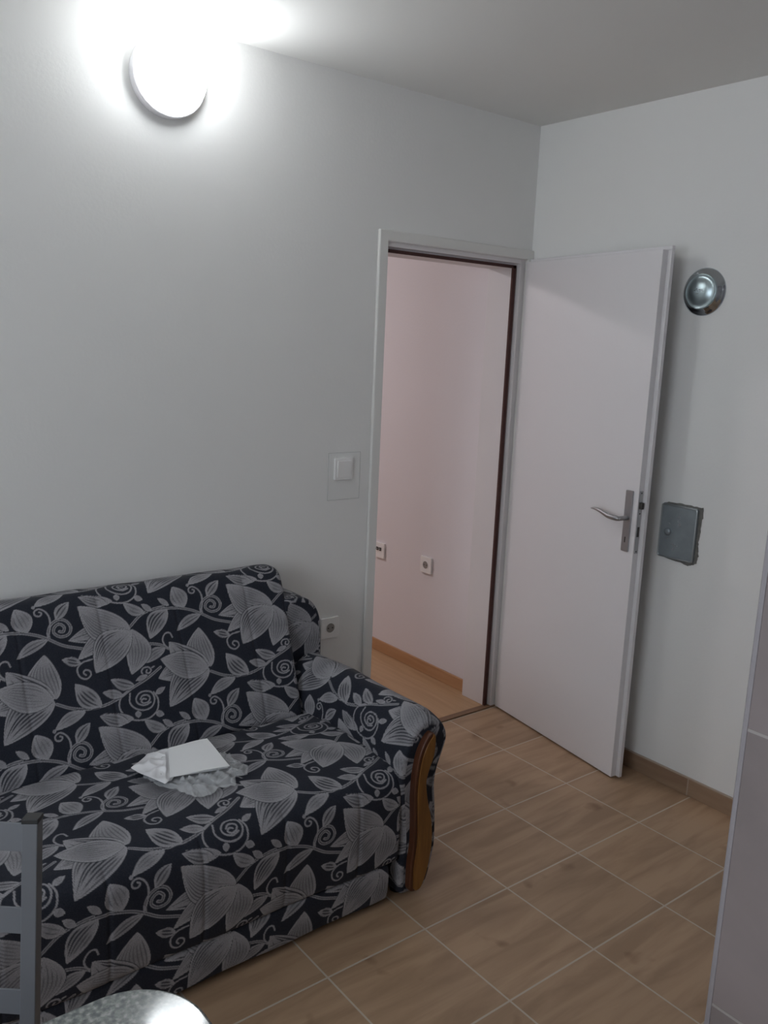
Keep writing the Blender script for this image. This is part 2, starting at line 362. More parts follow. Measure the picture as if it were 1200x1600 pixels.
# ================================================================ things on the walls
def socket(name, loc, facing, label, group=None, kind='schuko'):
    """facing: +1 plate looks to -y (on the lamp wall), 0 looks to -x"""
    o = empty(name, loc, 0 if facing else -math.pi/2)
    tag(o, label, 'socket', group)
    bm = bmesh.new(); prism(bm, round_rect(-.041, .041, -.041, .041, .005), -0.011, -0.0003, 1)
    pl_ = obj('cover_plate', bm, M_plastic, o, bevel=0.0015)
    if kind == 'schuko':
        bm = bmesh.new(); R = FRAME((0, -0.011, 0), (1, 0, 0), (0, 0, 1), (0, -1, 0))
        lathe(bm, [(.0225, .0002), (.0225, .0015), (.0195, .0015), (.0192, .0003), (0, .0003)], R, 32)
        obj('insert_ring', bm, M_plastic, o, smooth=False)
        bm = bmesh.new(); R = FRAME((0, -0.0114, 0), (1, 0, 0), (0, 0, 1), (0, -1, 0))
        lathe(bm, [(.0186, .0), (.0186, .0003), (0, .0003)], R, 32)
        obj('socket_well', bm, mat('socket_well_grey', (0.30, 0.28, 0.26), 0.6), o)
        for sx in (-.0095, .0095):
            bm = bmesh.new(); lathe(bm, [(.003, 0), (.003, .0006), (0, .0006)], FRAME((sx, -0.0116, 0), (1, 0, 0), (0, 0, 1), (0, -1, 0)), 12)
            obj('pin_hole', bm, M_dark, o)
    else:
        for sx in (-.014, .010):
            bm = bmesh.new(); prism(bm, round_rect(sx-.009, sx+.009, -.002, .016, .003), -0.014, -0.011, 1)
            obj('jack', bm, M_dark, o, bevel=0.001)
            bm = bmesh.new(); lathe(bm, [(.004, 0), (.004, .008), (0, .008)], FRAME((sx, -0.014, .007), (1, 0, 0), (0, 0, 1), (0, -1, 0)), 12)
            obj('connector', bm, M_steel, o)
    return o
socket('wall_socket', (-0.991, 0, 0.549), 1, 'white round earthed wall socket low on the wall beside the sofa back')
socket('wall_socket', (-0.0455, 0.515, 0.563), 0, 'white earthed wall socket in the hall seen through the open doorway')
socket('aerial_socket', (-0.0455, 0.895, 0.558), 0, 'white socket plate with dark connectors in the hall, half hidden by the door frame', kind='tv')

# light switch on a clear protective plate
bp = empty('switch_backplate', (-0.944, 0, 1.140)); tag(bp, 'large pale rectangular surround plate behind the light switch', 'switch plate')
bm = bmesh.new(); prism(bm, round_rect(-.074, .074, -.09, .09, .002), -0.002, -0.0003, 1)
obj('plate', bm, mat('pale_backplate', (0.84, 0.84, 0.82), 0.5), bp, bevel=0.0008)
bm = bmesh.new()
for a in ((-.074, .074, -.0028, -.002, .0885, .09), (-.074, .074, -.0028, -.002, -.09, -.0885), (-.074, -.0725, -.0028, -.002, -.0885, .0885), (.0725, .074, -.0028, -.002, -.0885, .0885)): box(bm, *a)
obj('plate_rim', bm, mat('backplate_rim', (0.55, 0.55, 0.53), 0.5), bp)
sw = empty('light_switch', (-0.951, -0.0021, 1.168)); tag(sw, 'white square rocker light switch left of the door frame', 'light switch')
bm = bmesh.new(); prism(bm, round_rect(-.041, .041, -.041, .041, .004), -0.010, 0, 1)
obj('switch_frame', bm, M_plastic, sw, bevel=0.0015)
bm = bmesh.new(); prism(bm, [(-0.0095, -.031), (-.0125, -.031), (-.0165, .031), (-0.0095, .031)], -.031, .031, 0)
obj('rocker', bm, M_plastic, sw, bevel=0.001)

# round wall lamp, lit
lamp = empty('wall_lamp', LAMP_POS); tag(lamp, 'round white bulkhead wall lamp, switched on, high on the wall near the ceiling', 'wall lamp')
R = FRAME((0, 0, 0), (1, 0, 0), (0, 0, 1), (0, -1, 0))
bm = bmesh.new(); lathe(bm, [(0, .0003), (.112, .0003), (.116, .003), (.118, .032), (.115, .037), (.110, .037), (.107, .032), (0, .032)], R, 64)
obj('base', bm, mat('lamp_base_plastic', (0.90, 0.89, 0.91), 0.4), lamp, smooth=True)
bm = bmesh.new(); lathe(bm, [(.109, .033), (.1095, .044), (.105, .062), (.094, .077), (.075, .088), (.045, .096), (0, .098)], R, 64)
obj('diffuser', bm, emis('lit_diffuser', (0.93, 0.97, 1.0), LAMP, (0.35, 1.65)), lamp, smooth=True)

# chrome flue cover on the right wall
fc = empty('flue_cover', (0, -0.838, 1.864)); tag(fc, 'round chrome flue cover on the wall right of the door', 'flue cover')
R = FRAME((0, 0, 0), (0, -1, 0), (0, 0, 1), (-1, 0, 0))
bm = bmesh.new(); lathe(bm, [(.083, .0003), (.083, .003), (.080, .006), (.075, .009), (.069, .013), (.064, .0175), (.060, .020)], R, 64)
obj('outer_ring', bm, M_chrome, fc, smooth=True)
bm = bmesh.new(); lathe(bm, [(.0600, .018), (.0615, .0245), (.0600, .0270), (.0575, .0270), (.055, .0258), (.048, .0263), (.045, .0272), (.038, .0300), (.030, .0335), (.016, .0353), (0, .036)], R, 64)
dm = obj('domed_centre', bm, M_chrome2, fc, smooth=True)
bm = bmesh.new()
for k, (a, b, w, h) in enumerate([(-.017, .002, .006, .002), (-.009, .006, .003, .009), (-.003, .002, .002, .008), (.003, .005, .006, .002), (.004, .000, .002, .007), (.011, .003, .002, .008), (.016, -.001, .005, .002), (-.006, -.009, .010, .0015)]):
    # raised letter-like marks stamped on the dome
    zz = .0347+.0010*(1-(abs(a)/.02)**2)
    box(bm, -zz-.0008, -zz+.003, -a-w/2, -a+w/2, b-h/2+.001, b+h/2+.001)
obj('stamped_mark', bm, M_chrome, dm, bevel=0.0004)

# galvanised soot door with the broken-out plaster around it
sd = empty('soot_door', (0, -0.843, 0.992)); tag(sd, 'small grey galvanised soot door with broken plaster around it, on the wall right of the door', 'soot door')
random.seed(4)
pts = []
hole = [(0.077, 0.103), (0.05, 0.108), (0.0, 0.109), (-0.05, 0.108), (-0.088, 0.108), (-0.0905, 0.07), (-0.085, 0.065), (-0.086, 0.02), (-0.082, -0.02), (-0.084, -0.05), (-0.088, -0.072), (-0.083, -0.1), (-0.07, -0.108), (-0.05, -0.116), (-0.02, -0.112), (0.03, -0.108), (0.078, -0.104), (0.082, -0.04), (0.081, 0.05)]
for i in range(len(hole)):
    a, b = hole[i], hole[(i+1) % len(hole)]
    for t in (0, .25, .5, .75):
        pts.append((a[0]*(1-t)+b[0]*t+random.uniform(-.0015, .0015), a[1]*(1-t)+b[1]*t+random.uniform(-.0015, .0015)))
bm = bmesh.new(); prism(bm, pts, -0.0028, -0.0003, 0)
obj('broken_mortar', bm, M_mortar, sd)
bm = bmesh.new(); prism(bm, round_rect(-.074, .078, -.102, .102, .010, 5), -0.014, -0.0028, 0)
cov = obj('cover', bm, M_galv, sd, bevel=0.003, segs=3)
bm = bmesh.new()
o_, i_ = round_rect(-.074, .078, -.102, .102, .010, 5), round_rect(-.068, .072, -.096, .096, .007, 5)
for hgt in (0,):
    A = [bm.verts.new((-0.0142, *p)) for p in o_]; B = [bm.verts.new((-0.0185, *(0.55*q+0.45*p for p, q in zip(a, b)))) for a, b in zip(o_, i_)]; Cc = [bm.verts.new((-0.0142, *p)) for p in i_]
    for k in range(len(A)):
        j = (k+1) % len(A)
        bm.faces.new((A[k], A[j], B[j], B[k])); bm.faces.new((B[k], B[j], Cc[j], Cc[k]))
obj('raised_rim', bm, mat('worn_bright_zinc', (0.42, 0.45, 0.46), 0.3, 0.9, 0.5, 0.1, 30), cov, smooth=True)
bm = bmesh.new(); lathe(bm, [(.0145, .0138), (.0145, .018), (.012, .022), (.006, .0235), (0, .0235)], FRAME((0, .040, -.002), (0, -1, 0), (0, 0, 1), (-1, 0, 0)), 32)
obj('knob', bm, M_galv, cov, smooth=True)
bm = bmesh.new()
for a, b, w, h, t in [(.000, .062, .003, .014, .5), (-.004, .058, .003, .012, -.4), (.001, .048, .010, .002, .1), (.000, .042, .010, .002, .2), (-.003, .032, .003, .014, .5), (-.009, .028, .003, .014, .25), (.036, .030, .010, .002, .3), (.040, -.028, .010, .002, -.3),
                      (.015, -.045, .022, .002, .12), (.006, -.050, .026, .002, .12), (.010, -.062, .003, .012, .5), (.014, -.068, .008, .002, .3)]:
    T = Matrix.Translation((0, a, b)) @ Matrix.Rotation(t, 4, 'X')
    box(bm, -0.0150, -0.0138, -w/2, w/2, -h/2, h/2, T)
obj('embossed_mark', bm, mat('bright_embossing', (0.62, 0.64, 0.66), 0.25, 0.9), cov, bevel=0.0003)
# ================================================================ woven flower pattern (drawn by formula, kept as an attribute of the cloth)
UP, VP, RES = 0.475, 0.355, 0.00055
NW, NH = int(round(UP/RES)), int(round(VP/RES))
WEAVE = np.zeros((NH, NW), np.float32)
def window(u0_, u1_, v0_, v1_):
    iu = np.arange(int(u0_/RES)-2, int(u1_/RES)+3); iv = np.arange(int(v0_/RES)-2, int(v1_/RES)+3)
    U, V = np.meshgrid(iu*RES, iv*RES); return iu % NW, iv % NH, U, V
def petal(tu, tv, bu, bv, w, bend, n):
    ax = np.array([tu-bu, tv-bv]); Ln = np.hypot(*ax); ax /= Ln; nx = np.array([-ax[1], ax[0]])
    m = w*0.6+abs(bend)*Ln
    iu, iv, U, V = window(min(tu, bu)-m, max(tu, bu)+m, min(tv, bv)-m, max(tv, bv)+m)
    t = ((U-bu)*ax[0]+(V-bv)*ax[1])/Ln
    tt = np.clip(t, 0, 1)
    s = (U-bu)*nx[0]+(V-bv)*nx[1]-bend*Ln*np.sin(np.pi*tt)
    hw = 0.49*w*np.sin(np.pi*tt**0.88)**0.86+1e-5; bold = 0.55+0.3*(0.5+0.5*math.sin(tu*173+tv*97))
    q = s/hw; ins = (t > 0) & (t < 1)
    a = np.clip((1-np.abs(q))*hw/RES+0.5, 0, 1)*ins
    fr = np.cos(np.pi*(q*n*0.5+0.5*(n % 2)))           # fine dark lines running from base to tip
    dark = np.clip((np.abs(fr)-bold)*4.5, 0, 1) if n > 1 else np.zeros_like(q)
    kk = np.round(q*n*0.5+0.5*(n % 2)+1e-6); h1 = (np.sin(kk*12.9898+tu*311+tv*77)*43758.5) % 1.0; h2 = (np.sin(kk*78.233+tv*191+bu*53)*24634.6) % 1.0
    cen_ = 0.50+0.22*(h1-0.5); hl_ = 0.20+0.24*h2
    dark *= np.clip((hl_-np.abs(tt-cen_))*9, 0, 1)*np.clip((0.94-np.abs(q))*12, 0, 1)
    side = 0.75+0.25*np.sin(2.2*q+bend*8+tu*40)        # one side of each petal is woven denser
    val = (0.56+0.26*np.abs(tt-0.5)*2+0.20*np.abs(q)**4)*(1-0.92*dark*side)
    halo = np.clip((2.0-(np.abs(q)-1)*hw/0.0013), 0, 1)*ins*(np.abs(q) >= 1)*(hw > 0.004)
    W = WEAVE[np.ix_(iv, iu)]
    W = W*(1-0.9*halo); W = W*(1-a)+val*a
    WEAVE[np.ix_(iv, iu)] = W
def curve(kind, pts):
    P_ = np.array(pts); Q = np.vstack([2*P_[0]-P_[1], P_, 2*P_[-1]-P_[-2]]); out = []
    for i in range(1, len(Q)-2):
        for t in np.linspace(0, 1, 7)[:-1]:
            p0, p1, p2, p3 = Q[i-1:i+3]
            out.append(0.5*((2*p1)+(p2-p0)*t+(2*p0-5*p1+4*p2-p3)*t*t+(3*p1-3*p2+p3-p0)*t**3))
    out.append(P_[-1]); out = np.array(out); m = 0.006
    iu, iv, U, V = window(out[:, 0].min()-m, out[:, 0].max()+m, out[:, 1].min()-m, out[:, 1].max()+m)
    D = np.full(U.shape, 1.0)
    for a, b in zip(out, out[1:]):
        d_ = b-a; L2 = d_@d_+1e-12
        k = np.clip(((U-a[0])*d_[0]+(V-a[1])*d_[1])/L2, 0, 1)
        D = np.minimum(D, np.hypot(U-a[0]-k*d_[0], V-a[1]-k*d_[1]))
    r = 0.0041 if kind == 2 else 0.0023
    a = np.clip((r-D)/RES+0.5, 0, 1)
    val = np.full(U.shape, 0.74)
    if kind == 2: val = 0.74-0.6*np.clip((0.0013-D)/RES+0.5, 0, 1)
    W = WEAVE[np.ix_(iv, iu)]; WEAVE[np.ix_(iv, iu)] = W*(1-a)+val*a
PET=[(-0.0668,0.0101,-0.0419,0.0815,0.0599,0,5),(-0.0826,0.1513,0.0076,0.1118,0.0313,0.06,3),(0.0848,0.0115,0.0381,0.0586,0.0342,-0.05,3),(0.3018,0.1613,0.3754,0.0794,0.0599,0.1,6),(0.3519,0.0401,0.3836,0.0688,0.0182,0,1),(0.2411,0.0381,0.3019,0.0796,0.0342,-0.1,3),(0.2964,0.0506,0.3253,0.0775,0.0194,0,1),(0.126,-0.0049,0.211,0.0278,0.0353,-0.1,4),(0.0623,0.2497,0.1251,0.3284,0.057,-0.08,5),(-0.0141,0.3656,0.0783,0.3314,0.0353,0.06,4),(0.1346,0.2895,0.1925,0.3113,0.0274,0,3),(0.1652,0.2573,0.2308,0.2904,0.0331,-0.08,3),(0.2363,0.2758,0.2745,0.2665,0.016,0,1),(0.2739,0.231,0.3434,0.1979,0.0342,0.08,4),(0.3216,0.3123,0.2888,0.3264,0.0171,0,1),(0.3045,0.3923,0.2786,0.3807,0.0194,0,1),(0.2253,0.3842,0.2273,0.3635,0.0194,0,1),(0.1153,0.3534,0.1931,0.3878,0.0376,-0.05,4),(0.0372,0.1743,0.0885,0.1951,0.0274,0,3),(-0.0213,0.0129,-0.0109,0.0123,0.0114,0,1),(-0.009,0.152,0.0056,0.2805,0.094,-0.17,9),(-0.1697,0.2829,-0.0024,0.2851,0.0855,0.1,9),(-0.1492,0.3736,-0.0006,0.2871,0.094,0.14,10),(-0.1167,0.1813,0.0002,0.2751,0.094,-0.17,10),(-0.1525,0.2281,-0.0029,0.2819,0.0855,-0.02,10),(0.0638,0.1246,0.2463,0.1239,0.0627,0.05,7),(0.0811,0.1838,0.2455,0.1283,0.057,0.1,7),(0.2283,0.2561,0.2524,0.1226,0.0798,-0.15,8),(0.1066,0.0289,0.2478,0.1218,0.0969,-0.14,12),(0.1254,0.2298,0.248,0.1276,0.0997,0.09,12),]
CUR=[(2,[(-0.1162,0.0756),(-0.0867,0.0775),(-0.0572,0.0816),(-0.0183,0.0948),(0.0104,0.1107),(0.0487,0.1356),(0.0996,0.1542)]),(2,[(0.248,0.1144),(0.2892,0.0835),(0.3337,0.0717),(0.3648,0.0694)]),(2,[(0.0023,0.2947),(0.041,0.315),(0.0871,0.327),(0.1365,0.3266),(0.1836,0.3138),(0.2212,0.2951),(0.2715,0.2762),(0.3181,0.2512)]),(2,[(0.2905,0.1737),(0.3306,0.1851),(0.3712,0.2136)]),(1,[(0.3715,0.2119),(0.3474,0.1928),(0.3406,0.1711),(0.3518,0.1537),(0.3673,0.1535),(0.3732,0.1681)]),(2,[(0.012,0.1072),(0.0129,0.0883),(0.0249,0.0685),(0.0476,0.059),(0.0677,0.0673),(0.0767,0.0882),(0.0669,0.1058),(0.0449,0.1092),(0.0284,0.0964),(0.0309,0.0804),(0.0456,0.0719),(0.0583,0.0823),(0.0541,0.0954),(0.0437,0.0936)]),(1,[(0.0104,0.1042),(0.0196,0.0785),(0.0223,0.0516),(0.0149,0.0312),(-0.0005,0.0194),(-0.0149,0.0248),(-0.0147,0.0374),(-0.0027,0.0404),(0.0036,0.0332),(-0.0029,0.0284)]),(1,[(0.1212,0.1892),(0.0931,0.1932),(0.0754,0.2089),(0.0787,0.2314),(0.0959,0.242),(0.1105,0.2334),(0.1092,0.2211),(0.0975,0.216),(0.0909,0.2229),(0.0967,0.2307)]),(1,[(0.2154,0.2956),(0.1826,0.3191),(0.177,0.351),(0.2,0.3811),(0.2325,0.3925),(0.2622,0.3899),(0.2861,0.3728),(0.2934,0.3433),(0.2841,0.3198)]),(1,[(0.213,0.309),(0.2082,0.3358),(0.2218,0.3556),(0.2462,0.3655),(0.2705,0.3609),(0.2831,0.3411),(0.2781,0.3202),(0.2619,0.3122),(0.241,0.3139),(0.2278,0.329),(0.2326,0.344),(0.2515,0.3522),(0.2702,0.3467)]),(1,[(0.2407,0.3318),(0.2481,0.3233),(0.2615,0.3239),(0.2699,0.3325),(0.2637,0.3436),(0.2497,0.3461),(0.2423,0.3389),(0.2493,0.3326),(0.2576,0.3355)]),(1,[(0.264,0.269),(0.258,0.2536),(0.2657,0.2437),(0.2805,0.2438),(0.2875,0.2537),(0.2801,0.262),(0.2719,0.2581),(0.2749,0.2512)]),(1,[(0.2918,0.2471),(0.2987,0.2451)]),]

for k_, pts_ in CUR: curve(k_, pts_)
for p_ in PET: petal(*p_)
WEAVE += 0.035*np.random.RandomState(3).rand(NH, NW).astype(np.float32)
def sample(u, v):
    x_ = (u/RES) % NW; y_ = (v/RES) % NH
    i, j = x_.astype(int) % NW, y_.astype(int) % NH; fx, fy = x_-np.floor(x_), y_-np.floor(y_); i2, j2 = (i+1) % NW, (j+1) % NH
    return (WEAVE[j, i]*(1-fx)*(1-fy)+WEAVE[j, i2]*fx*(1-fy)+WEAVE[j2, i]*(1-fx)*fy+WEAVE[j2, i2]*fx*fy)

def catmull(pts, steps, closed=True):
    """pts: (a, b, tag) profile points; steps: target step length per point"""
    n_ = len(pts); out = []
    for i in range(n_ if closed else n_-1):
        p0, p1, p2, p3 = (np.array(pts[(i+k) % n_][:2]) if closed else np.array(pts[min(max(i+k, 0), n_-1)][:2]) for k in (-1, 0, 1, 2))
        L_ = np.linalg.norm(p2-p1); m = max(1, int(round(L_/steps[i])))
        # centripetal-ish tangents keep long flats next to tight corners from overshooting
        la, lb = np.linalg.norm(p1-p0)+1e-9, np.linalg.norm(p3-p2)+1e-9
        m1 = (p2-p0)*(L_/(L_+la)); m2 = (p3-p1)*(L_/(L_+lb))
        for k in range(m):
            t = k/m; h1, h2, h3, h4 = 2*t**3-3*t*t+1, t**3-2*t*t+t, -2*t**3+3*t*t, t**3-t*t
            out.append(h1*p1+h2*m1+h3*p2+h4*m2)
    return np.array(out)

def upholster(name, ring, stations, parent, to3d, uvf, capuv, rnd=0.012, cap_rings=10, origin=(0, 0, 0), disp=None, capdisp=None, scale_at=None):
    """loft a closed ring (N,2) along stations; ends rounded and capped; cloth attribute from uvf(arc, st)"""
    N_ = len(ring); cen = ring.mean(0)
    nxt = np.roll(ring, -1, 0); prv = np.roll(ring, 1, 0); tg = nxt-prv; tg /= np.linalg.norm(tg, axis=1)[:, None]+1e-12
    nr = np.stack([tg[:, 1], -tg[:, 0]], 1)
    area = 0.5*np.sum(ring[:, 0]*nxt[:, 1]-nxt[:, 0]*ring[:, 1])
    if area < 0: nr = -nr
    arc = np.concatenate([[0], np.cumsum(np.linalg.norm(np.diff(ring, axis=0), axis=1))])
    s0_, s1_ = stations[0], stations[-1]
    rows, attr = [], []
    # rounded ends: the offset grows as the end is reached
    for st in stations:
        e = min(st-s0_, s1_-st); off = 0.0
        if e < rnd: off = rnd-math.sqrt(max(0.0, rnd*rnd-(rnd-e)**2))
        rr_ = ring-nr*off
        if scale_at is not None: rr_ = scale_at(rr_, st)
        if disp is not None: rr_ = rr_+nr*disp(ring, arc, st)[:, None]
        rows.append(np.array(to3d(rr_, st))); attr.append(sample(*uvf(arc, np.full(N_, st), ring)))
    V_ = [np.concatenate([np.stack([c if np.ndim(c) else np.full(N_, c) for c in r], 1) if not isinstance(r, np.ndarray) or r.shape[0] == 3 else r for r in rows])]
    A_ = [np.concatenate(attr)]; nS = len(stations)
    idx = np.arange(nS*N_).reshape(nS, N_)
    a = idx[:-1]; b = idx[1:]
    F_ = [np.stack([a, np.roll(a, -1, 1), np.roll(b, -1, 1), b], -1).reshape(-1, 4)]
    tot = nS*N_
    for end, st, row in ((0, s0_, idx[0]), (1, s1_, idx[-1])):
        prev = row; base = ring-nr*rnd
        if scale_at is not None: base = scale_at(base, st)
        c0 = base.mean(0)
        for k in range(1, cap_rings+1):
            f = 1-k/(cap_rings+0.0) if k < cap_rings else 0.002
            rr_ = c0+(base-c0)*f
            V_.append(np.stack([c if np.ndim(c) else np.full(N_, c) for c in to3d(rr_, st)], 1)); A_.append(sample(*capuv(rr_)))
            cur_ = np.arange(tot, tot+N_); tot += N_
            q = np.stack([prev, np.roll(prev, -1), np.roll(cur_, -1), cur_], -1)
            F_.append(q if end else q[:, ::-1]); prev = cur_
    V_ = np.concatenate(V_)-np.array(origin); A_ = np.concatenate(A_).astype(np.float32); F_ = np.concatenate(F_)
    me = bpy.data.meshes.new(name)
    me.vertices.add(len(V_)); me.vertices.foreach_set('co', V_.astype(np.float32).ravel())
    me.loops.add(F_.size); me.loops.foreach_set('vertex_index', F_.ravel().astype(np.int32))
    me.polygons.add(len(F_)); me.polygons.foreach_set('loop_start', np.arange(0, F_.size, 4, dtype=np.int32))
    me.polygons.foreach_set('loop_total', np.full(len(F_), 4, np.int32))
    me.polygons.foreach_set('use_smooth', np.ones(len(F_), bool))
    me.update(calc_edges=True); me.validate()
    at = me.attributes.new('weave', 'FLOAT', 'POINT'); at.data.foreach_set('value', A_)
    me.materials.append(M_fabric)
    o = bpy.data.objects.new(name, me); return link(o, parent)

def spaced(a, b, step, rnd=0.012, n=5):
    m = max(2, int((b-a-2*rnd)/step))
    e = [rnd*(1-math.cos(math.pi/2*k/n)) for k in range(n)]
    return np.array([a+x for x in e]+list(np.linspace(a+rnd, b-rnd, m))+[b-x for x in e[::-1]])

# ================================================================ sofa
SX0, SX1 = -2.665, -1.338           # between the arms
CX = (SX0+SX1)/2
sofa = empty('sofa', (CX, -0.45, 0))
tag(sofa, 'black and grey two-seat sofa with flower pattern and wood-fronted arms, standing against the wall', 'sofa')
O = (CX, -0.45, 0)
def creases(x, pts, depth, wd=0.006):
    return sum(-depth*math.exp(-((x-c)/wd)**2) for c in pts)
CR = [-1.35-0.2375*k-0.13 for k in range(6)]
def soft(x, s): return 0.0016*(math.sin(x*19+s)+math.sin(x*41+2*s))
# back rest: ring in (y, z), from the seat junction up the front, over the top, down the back
bk = [(-0.372, 0.415), (-0.365, 0.45), (-0.278, 0.64), (-0.190, 0.815), (-0.166, 0.852), (-0.142, 0.868), (-0.10, 0.868), (-0.062, 0.856), (-0.045, 0.83), (-0.035, 0.60), (-0.035, 0.30), (-0.10, 0.285), (-0.30, 0.30)]
bs = [.0020]*6+[ .004, .006, .02, .03, .03, .03, .02]
ring = catmull(bk, bs)
def d3x(r, st): return (np.full(len(r), st), r[:, 0], r[:, 1])
j = np.argmin(np.hypot(ring[:, 0]+0.166, ring[:, 1]-0.852)); arcs = np.concatenate([[0], np.cumsum(np.linalg.norm(np.diff(ring, axis=0), axis=1))])
vb0 = arcs[j]
def back_disp(r, arc, st):
    front = np.clip((vb0+0.03-arc)/0.05, 0, 1)
    dz = creases(st, CR, 0.0035)
    return front*(dz+0.002*np.sin(arc*17+st*9)+0.0016*math.sin(st*13))+np.clip((r[:, 1]-0.82)*20, 0, 1)*(soft(st, 1.3)*0.6)
def back3d(r, st): return (st+0.030*np.clip((r[:, 1]-0.45)/0.4, 0, 1)*max(0.0, min(1.0, (st-SX1+0.3)/0.3)), r[:, 0], r[:, 1])
upholster('backrest', ring, spaced(SX0+0.002, SX1-0.004, 0.0020, 0.022, 8), sofa, back3d,
          lambda arc, st, r: (st+2.12, 0.014+(vb0-arc)), lambda r: (r[:, 0]+0.1, -r[:, 1]), 0.022, 8, O, back_disp,
          scale_at=lambda r, st: r+np.stack([np.zeros(len(r)), -np.clip((r[:, 1]-0.80)*10, 0, 1)*0.010*math.exp(-(SX1-0.004-st)/0.02)], 1))
# seat: ring from the back junction forward over the top, round the edge and down the front
sk = [(-0.36, 0.412), (-0.45, 0.432), (-0.60, 0.440), (-0.75, 0.438), (-0.835, 0.425), (-0.873, 0.395), (-0.886, 0.35), (-0.888, 0.25), (-0.882, 0.16), (-0.872, 0.142), (-0.83, 0.138), (-0.60, 0.14), (-0.36, 0.14), (-0.34, 0.25)]
ss = [.0020]*9+[.004, .03, .05, .03, .02]
ring = catmull(sk, ss)
arcs = np.concatenate([[0], np.cumsum(np.linalg.norm(np.diff(ring, axis=0), axis=1))])
js = np.argmin(np.hypot(ring[:, 0]+0.80, ring[:, 1]-0.433)); vs0 = arcs[js]
def seat_disp(r, arc, st):
    fr = np.clip((arc-vs0-0.02)/0.05, 0, 1)*np.clip((vs0+0.36-arc)/0.04, 0, 1)
    top = np.clip((vs0+0.02-arc)/0.05, 0, 1)
    return fr*(creases(st, CR, 0.0036)+0.0025*math.sin(st*16)+0.002*np.sin(arc*13+st*7))+top*(0.004*np.sin(arc*9+st*5)+0.004*math.sin(st*6.5+1)-0.0)
upholster('seat', ring, spaced(SX0+0.004, SX1+0.012, 0.0020, 0.014), sofa, d3x,
          lambda arc, st, r: (st+2.12, 0.279+(arc-vs0)), lambda r: (r[:, 0]+0.1, -r[:, 1]), 0.014, 4, O, seat_disp)
# lower front panel under the seam
pk = [(-0.864, 0.139), (-0.874, 0.130), (-0.877, 0.08), (-0.870, 0.030), (-0.862, 0.024), (-0.82, 0.03), (-0.80, 0.08), (-0.82, 0.135)]
ring = catmull(pk, [.0024]*4+[.01]*4)
upholster('front_panel', ring, spaced(SX0+0.006, SX1-0.02, 0.0024, 0.006), sofa, d3x,
          lambda arc, st, r: (st+2.12, 0.115+arc), lambda r: (r[:, 0], -r[:, 1]), 0.006, 3, O, lambda r, arc, st: 0.0015*math.sin(st*21)+0*arc)
obj('underframe', (lambda b: (box(b, SX0-CX-0.10, SX1-CX+0.09, -0.35, 0.40, 0.05, 0.14), b)[1])(bmesh.new()), M_dark, sofa)

def mirror(r): 
    q = r.copy(); q[:, 0] = 2*CX-q[:, 0]; return q[::-1]
# arm: ring in (x, z), seen from the front; rolled top leaning outwards
ak = [(-1.316, 0.030), (-1.318, 0.20), (-1.334, 0.40), (-1.318, 0.500), (-1.288, 0.556), (-1.245, 0.583), (-1.196, 0.568), (-1.166, 0.528), (-1.160, 0.492), (-1.172, 0.448), (-1.192, 0.400), (-1.199, 0.355), (-1.194, 0.300), (-1.186, 0.225), (-1.184, 0.150), (-1.197, 0.095), (-1.212, 0.045), (-1.228, 0.022), (-1.27, 0.020)]
ring = catmull(ak, [.003, .0026, .0026, .0026, .0026, .0026, .003]+[.005]*12)
ringc = catmull(ak, [.012]*19)
def d3y(r, st): return (r[:, 0], np.full(len(r), -st), r[:, 1])
def arm_shape(r, st):
    q = r.copy(); k = max(0.0, min(1.0, (st-0.80)/0.075)); q[:, 1] -= (0.018*k*k+0.012*max(0.0, min(1.0, (0.45-st)/0.2)))*np.clip((r[:, 1]-0.45)/0.13, 0, 1)
    return q
def arc_ref(rg, a, b):
    ar = np.concatenate([[0], np.cumsum(np.linalg.norm(np.diff(rg, axis=0), axis=1))]); return ar[np.argmin(np.hypot(rg[:, 0]-a, rg[:, 1]-b))]
ra = arc_ref(ring, -1.288, 0.556)
for side in (1, -1):
    rg = ring if side == 1 else mirror(ringc)
    rf = ra if side == 1 else arc_ref(rg, 2*CX+1.288, 0.556)
    sgn = side
    upholster('armrest', rg, spaced(0.235, 0.882, 0.0026 if side == 1 else 0.012, 0.014), sofa, d3y,
              lambda arc, st, r: (0.0+(st-0.445), 0.285+sgn*(rf-arc)), lambda r: (r[:, 0]*1.0+0.33, -r[:, 1]+0.55), 0.014, 40 if side == 1 else 8, O,
              lambda r, arc, st: 0.0015*np.sin(arc*22+st*15), scale_at=arm_shape)
# upright wing behind each arm, rounded at its outer top corner
wk = [(-1.338, 0.10), (-1.338, 0.60), (-1.336, 0.745), (-1.322, 0.768), (-1.285, 0.770), (-1.235, 0.757), (-1.203, 0.722), (-1.186, 0.675), (-1.180, 0.600), (-1.180, 0.30), (-1.186, 0.10), (-1.26, 0.095)]
ringw = catmull(wk, [.012, .0026, .0026, .0026, .0026, .0026, .0026, .0026, .004, .012, .02, .02])
ringwc = catmull(wk, [.015]*12)
for side in (1, -1):
    rg = ringw if side == 1 else mirror(ringwc)
    upholster('wing', rg, spaced(0.045, 0.232, 0.004 if side == 1 else 0.015, 0.012), sofa, d3y,
              lambda arc, st, r: (st+0.05, arc), lambda r: (r[:, 0]+1.32+0.155, 0.80-r[:, 1]), 0.012, 60 if side == 1 else 6, O)
